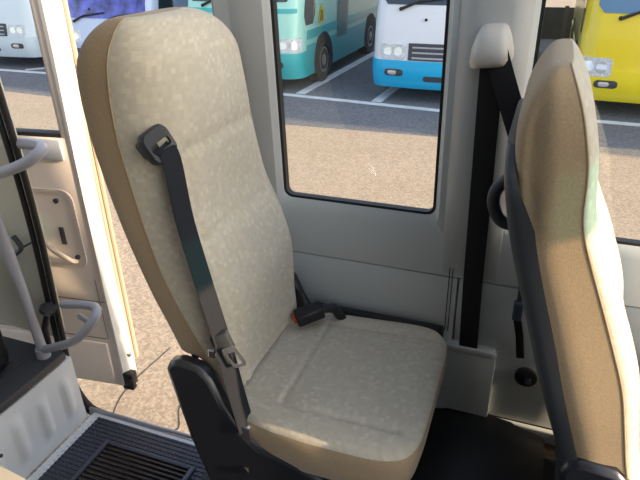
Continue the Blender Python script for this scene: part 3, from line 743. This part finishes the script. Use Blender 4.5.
# ------------------------------------------------------------ parked buses
def bus(name, loc, label, cols, opts):
    """front faces -Y at local y=0, ground z=0"""
    root = empty(name, loc, label, 'bus', 'buses parked across the lot')
    ox, oy, oz = loc
    def HW(z): return 1.035-.02*max(0, (z-1.1))-.01*max(0, .6-z)
    def FY(z): return lerp_tab([(.2, .10), (.30, .04), (.45, .0), (.62, .01), (.70, .03), (.95, .06), (1.25, .12), (1.8, .30), (2.2, .46), (2.5, .7), (2.62, 1.0)], z)
    LEN = 6.3; RC = .26
    def C(s, z, off=0.0):
        h = HW(z)+off; f = FY(z); sg = 1 if s >= 0 else -1; a = abs(s); st_ = h-RC
        bow = lambda x: .10*(x/h)**2
        if a <= st_: x, y = a, f-off+bow(a)
        elif a <= st_+RC*math.pi/2:
            t = (a-st_)/RC; x, y = st_+RC*math.sin(t), f-off+bow(st_)+(RC)*(1-math.cos(t))
        else: x, y = h, f-off+bow(st_)+RC+(a-st_-RC*math.pi/2)
        return (ox+sg*x, oy+y, oz+z)
    smax = LEN
    def S(): 
        fr = [i/12*.775 for i in range(13)]; arc = [.775+.408*i/8 for i in range(1, 9)]; sd = [1.2+(smax-1.2)*(i/10) for i in range(1, 11)]
        pos = fr+arc+sd; return [-q for q in reversed(pos[1:])]+pos
    SS = S()
    def shell(part, z_list, m_, off=0.0, par=root):
        mb = MB(); mb.loft([[C(s, z, off) for s in SS] for z in z_list], 0, True); return link(part, mb, m_, par, angle=35)
    def patch(part, s0, s1, z0, z1, m_, off=.008, par=root, ns=10, nz=4, r=0, skew=0):
        mb = MB(); front = []; g = []
        for j in range(nz+1):
            z = z0+(z1-z0)*j/nz; c = 0
            if r:
                d = min(z-z0, z1-z)
                if d < r: c = r-math.sqrt(max(0, r*r-(r-d)**2))
            for i in range(ns+1):
                a0, a1 = s0+c+skew*(j/nz), s1-c+skew*(j/nz); g.append((a0+(a1-a0)*i/ns, z))
        vs = [C(s, z, off) for s, z in g]+[C(s, z, -.01) for s, z in g]; N = len(g); fs = []
        for j in range(nz):
            for i in range(ns):
                a = j*(ns+1)+i; fs.append((a, a+1, a+ns+2, a+ns+1))
        bd = [i for i in range(ns+1)]+[j*(ns+1)+ns for j in range(1, nz+1)]+[nz*(ns+1)+i for i in range(ns-1, -1, -1)]+[j*(ns+1) for j in range(nz-1, 0, -1)]
        for a, b in zip(bd, bd[1:]+bd[:1]): fs.append((a, b, N+b, N+a))
        mb.add(vs, fs); return link(part, mb, m_, par, angle=35)
    body_m, low_m = cols['body'], cols['low']
    shell('body', [.60, .7, .8, .95, 1.1, 1.25, 1.5, 1.8, 2.0, 2.2, 2.4, 2.52, 2.58, 2.62], body_m)
    shell('lower_bumper', [.22, .25, .32, .45, .58, .62], low_m, .012)
    wz = opts.get('wz', 1.36); hz0 = opts.get('hz', 0)
    patch('windscreen', -.90, .90, wz, 2.18, opts.get('screen', BM['screen']), .010, ns=20, nz=10, r=.08)
    for s0, s1 in ((-.88, -.50), (.50, .88)) if not opts.get('hl') else opts['hl']:
        hl = patch('headlight', s0, s1, .64+hz0, .84+hz0*.7, BM['lamp'], .014, ns=8, nz=8, r=.03)
        m0 = (s0+s1)/2
        for dx in (-.08, .08): patch('lens', m0+dx-.06, m0+dx+.06, .68+hz0, .80+hz0*.7, BM['lens'], .020, par=hl, ns=8, nz=8, r=.05)
    if opts.get('grille', True):
        gr = patch('grille', -.46, .46, .63, .86, BM['grille'], .010, ns=10, nz=3)
        for k in range(3): patch('slat', -.40, .40, .655+k*.07, .675+k*.07, BM['slat'], .020, par=gr, ns=10, nz=1)
    patch('air_intake', -.22, .22, .34, .42, BM['grille'], .018, ns=8, nz=6, r=.03)
    for s0, s1 in ((-.80, -.52), (.52, .80)):
        fg = patch('fog_lamp', s0, s1, .40, .50, BM['grille'], .018, ns=8, nz=6, r=.04)
        patch('lens', s0+.05, s1-.10, .42, .48, BM['lens'], .024, par=fg, ns=5, nz=5, r=.025)
    for sx in (-.62, .10):
        mb = MB(); a = Vector(C(sx, wz-.06, .03)); b = Vector(C(sx+.25, wz+.04, .035)); c = Vector(C(sx+.72, wz+.10, .035))
        mb.tube([Vector(C(sx, wz-.06, 0)), a, b, c], [.03, .022, .016, .012], 8); link('wiper', mb, BM['rubber'], root)
    mb = MB(); mb.tube([C(-.24, 1.17, -.01), C(-.24, 1.17, .02)], .02, 8); link('washer_jet', mb, BM['rubber'], root)
    # side glass, belt stripe, wheels
    for sg in (-1, 1):
        for a, b in ((1.16, 1.62), (2.15, 3.2), (3.3, 4.4), (4.5, 5.7)):
            if sg > 0 and a < 1.5 and False: continue
            s0, s1 = (a, b) if sg > 0 else (-b, -a)
            patch('side_window', s0, s1, 1.32 if a > 1.4 else 1.0, 2.05, BM['side'], .006, ns=4, nz=8, r=.08, skew=0)
        for s_, nm in ((2.05, 'front'), (4.9, 'rear')):
            s0 = s_*sg
            mb = MB(); cpt = C(s0, .38); X = ox+sg*HW(.4)
            arc = [(cpt[1]+.46*math.cos(R(t)), oz+.36+.46*math.sin(R(t))) for t in range(-20, 201, 20)]
            mb.prism(arc, lambda u, v, t: (t, u, v), X-sg*.02, X+sg*.014)
            link('wheel_arch', mb, BM['rubber'], root, smooth=False)
            mb = MB(); wx = [X-sg*.20, X-sg*.18, X-sg*.0, X+sg*.02, X+sg*.024, X+sg*.0, X-sg*.02]
            rad = [.30, .36, .36, .34, .24, .22, .03]
            mb.tube([(x, cpt[1], oz+.36) for x in wx], rad, 28) if False else mb.loft([[(x, cpt[1]+r_*math.cos(2*math.pi*k/28), oz+.36+r_*math.sin(2*math.pi*k/28)) for k in range(28)] for x, r_ in zip(wx, rad)])
            wl = link('wheel', mb, BM['rubber'], root)
            mb = MB(); xs_ = [X-sg*.01, X+sg*.018, X+sg*.005, X+sg*.03]; rd = [.22, .21, .12, .05]
            mb.loft([[(x, cpt[1]+r_*math.cos(2*math.pi*k/20), oz+.36+r_*math.sin(2*math.pi*k/20)) for k in range(20)] for x, r_ in zip(xs_, rd)])
            link('hub', mb, BM['hub'], wl)
    return root, patch, C
BM = dict(screen=mat('windscreen_glass', (.02, .03, .05), .05, spec=1.0), lamp=mat('headlamp', (.62, .64, .66), .15, noise=.3, nscale=30),
          lens=mat('lamp_lens', (.8, .8, .8), .1, metal=.5), grille=mat('grille_dark', (.05, .055, .065), .5), slat=mat('grille_slat', (.42, .45, .48), .4),
          rubber=mat('tyre_rubber', (.014, .014, .015), .7), hub=mat('hub_metal', (.35, .35, .36), .4, metal=.5), side=mat('dark_side_glass', (.02, .03, .035), .06, spec=.8))
paint = lambda n, c: mat(n, c, .28, spec=.5, coat=.3)
FYB = 8.42
fn = empty('fence', (.6, 15.5, GZ), 'dark boarded fence added for the shade in the gap between the white and the yellow bus', 'fence')
mb = MB(); mb.box((-1.3, 15.5, GZ), (3.2, 15.54, -.02), 0); link('board_panel', mb, mat('fence_gap_shade', (.05, .055, .055), .8, noise=.3, nscale=5), fn, smooth=False)  # dark boards put in for the deep shade between the buses
for k in range(4):
    mb = MB(); x = -1.2+k*1.4; mb.box((x, 15.44, GZ), (x+.09, 15.5, .02), 0); link('post', mb, mat('fence_post', (.09, .08, .075), .8), fn, smooth=False)
# white bus with blue bumper
bus('white_bus', (-1.42, FYB, GZ), 'white bus with bright blue bumper, seen through the middle of the side window', dict(body=paint('bus_white', (.78, .81, .86)), low=paint('bus_blue', (.0, .45, .80))), {})
# mint bus
mint = paint('bus_mint', (.36, .72, .62)); teal = paint('bus_teal', (.03, .42, .45)); cream = paint('bus_pale_green', (.50, .72, .58))
r_, patch, C = bus('mint_bus', (-4.66, FYB+.05, GZ), 'mint green bus with teal stripes, left of the white bus', dict(body=mint, low=teal), {'grille': True, 'hl': ((-1.12, -.62), (.62, 1.12))})
tag(patch('stripe', 1.30, 6.2, .78, .92, teal, .009, ns=12, nz=2), 'dark teal side stripe')
patch('stripe', 1.30, 6.2, .60, .70, teal, .009, ns=12, nz=2)
tag(patch('roof_stripe', -1.0, 1.0, 1.20, 1.265, teal, .009, ns=16, nz=2), 'teal stripe below the windscreen')
patch('passenger_door', 2.75, 3.35, .35, 2.05, mat('door_teal_dark', (.03, .16, .17), .3), .012, ns=5, nz=4)
sg = MB(); 
def sgn(u, v, t): 
    q = C(1.92+u, 1.10+v, t); return q
sg.prism([(-.11, -.12), (.11, -.12), (.11, .03), (0, .17), (-.11, .03)], sgn, .008, .020)
sign = link('warning_sign', sg, mat('yellow_sign', (.80, .55, .02), .5), r_, smooth=False); tag(sign, 'yellow sign with dark children figures')
sg = MB()
for dx, h in ((-.03, .085), (.035, .07)):
    sg.prism([(dx-.022, -.09), (dx+.022, -.09), (dx+.012, h-.05), (dx-.012, h-.05)], sgn, .020, .023)
    sg.prism([(dx+.02*math.cos(R(t)), h-.03+.02*math.sin(R(t))) for t in range(0, 360, 40)], sgn, .020, .023)
link('pictogram', sg, BM['rubber'], sign, smooth=False)
sg = MB(); sg.prism([(.42, .20), (.52, .20), (.52, .36), (.42, .36)], sgn, .008, .013); tag(link('red_sticker', sg, mat('red_mark', (.6, .06, .04), .5), r_, smooth=False), 'red sticker')
patch('front_sticker', .25, .62, .99, 1.12, mat('pale_pink_sticker', (.72, .62, .66), .6), .010, ns=5, nz=4, r=.03)
# yellow bus
bus('yellow_bus', (1.40, FYB-.05, GZ), 'bright yellow bus at the right, half hidden by the front seat', dict(body=paint('bus_yellow', (.86, .66, .01)), low=paint('bus_yellow_low', (.88, .72, .01))), {'grille': False, 'hz': -.10, 'hl': ((-1.02, -.62), (.62, 1.02)), 'wz': 1.30, 'screen': mat('sky_reflection_screen', (.10, .22, .36), .08, spec=1)})  # windscreen blue is the reflected sky, put into the colour
# blue bus and silver white bus seen past the door
bus('blue_bus', (-7.6, FYB+.45, GZ), 'pale blue bus with a violet reflection painted into its windscreen, seen above the rear seat', dict(body=paint('bus_pale_blue', (.50, .60, .80)), low=paint('bus_pale_blue_low', (.46, .56, .76))), {'wz': 1.02, 'grille': False, 'hz': -.04, 'screen': mat('violet_reflection_screen', (.08, .09, .42), .12, noise=.9, nscale=3.5, spec=.8)})  # blotchy violet of the windscreen is a reflection painted as colour
bus('silver_bus', (-10.5, FYB+.6, GZ), 'pale silver blue bus seen through the door window at the upper left', dict(body=paint('bus_silver', (.62, .72, .78)), low=paint('bus_silver_low', (.58, .68, .74))), {})
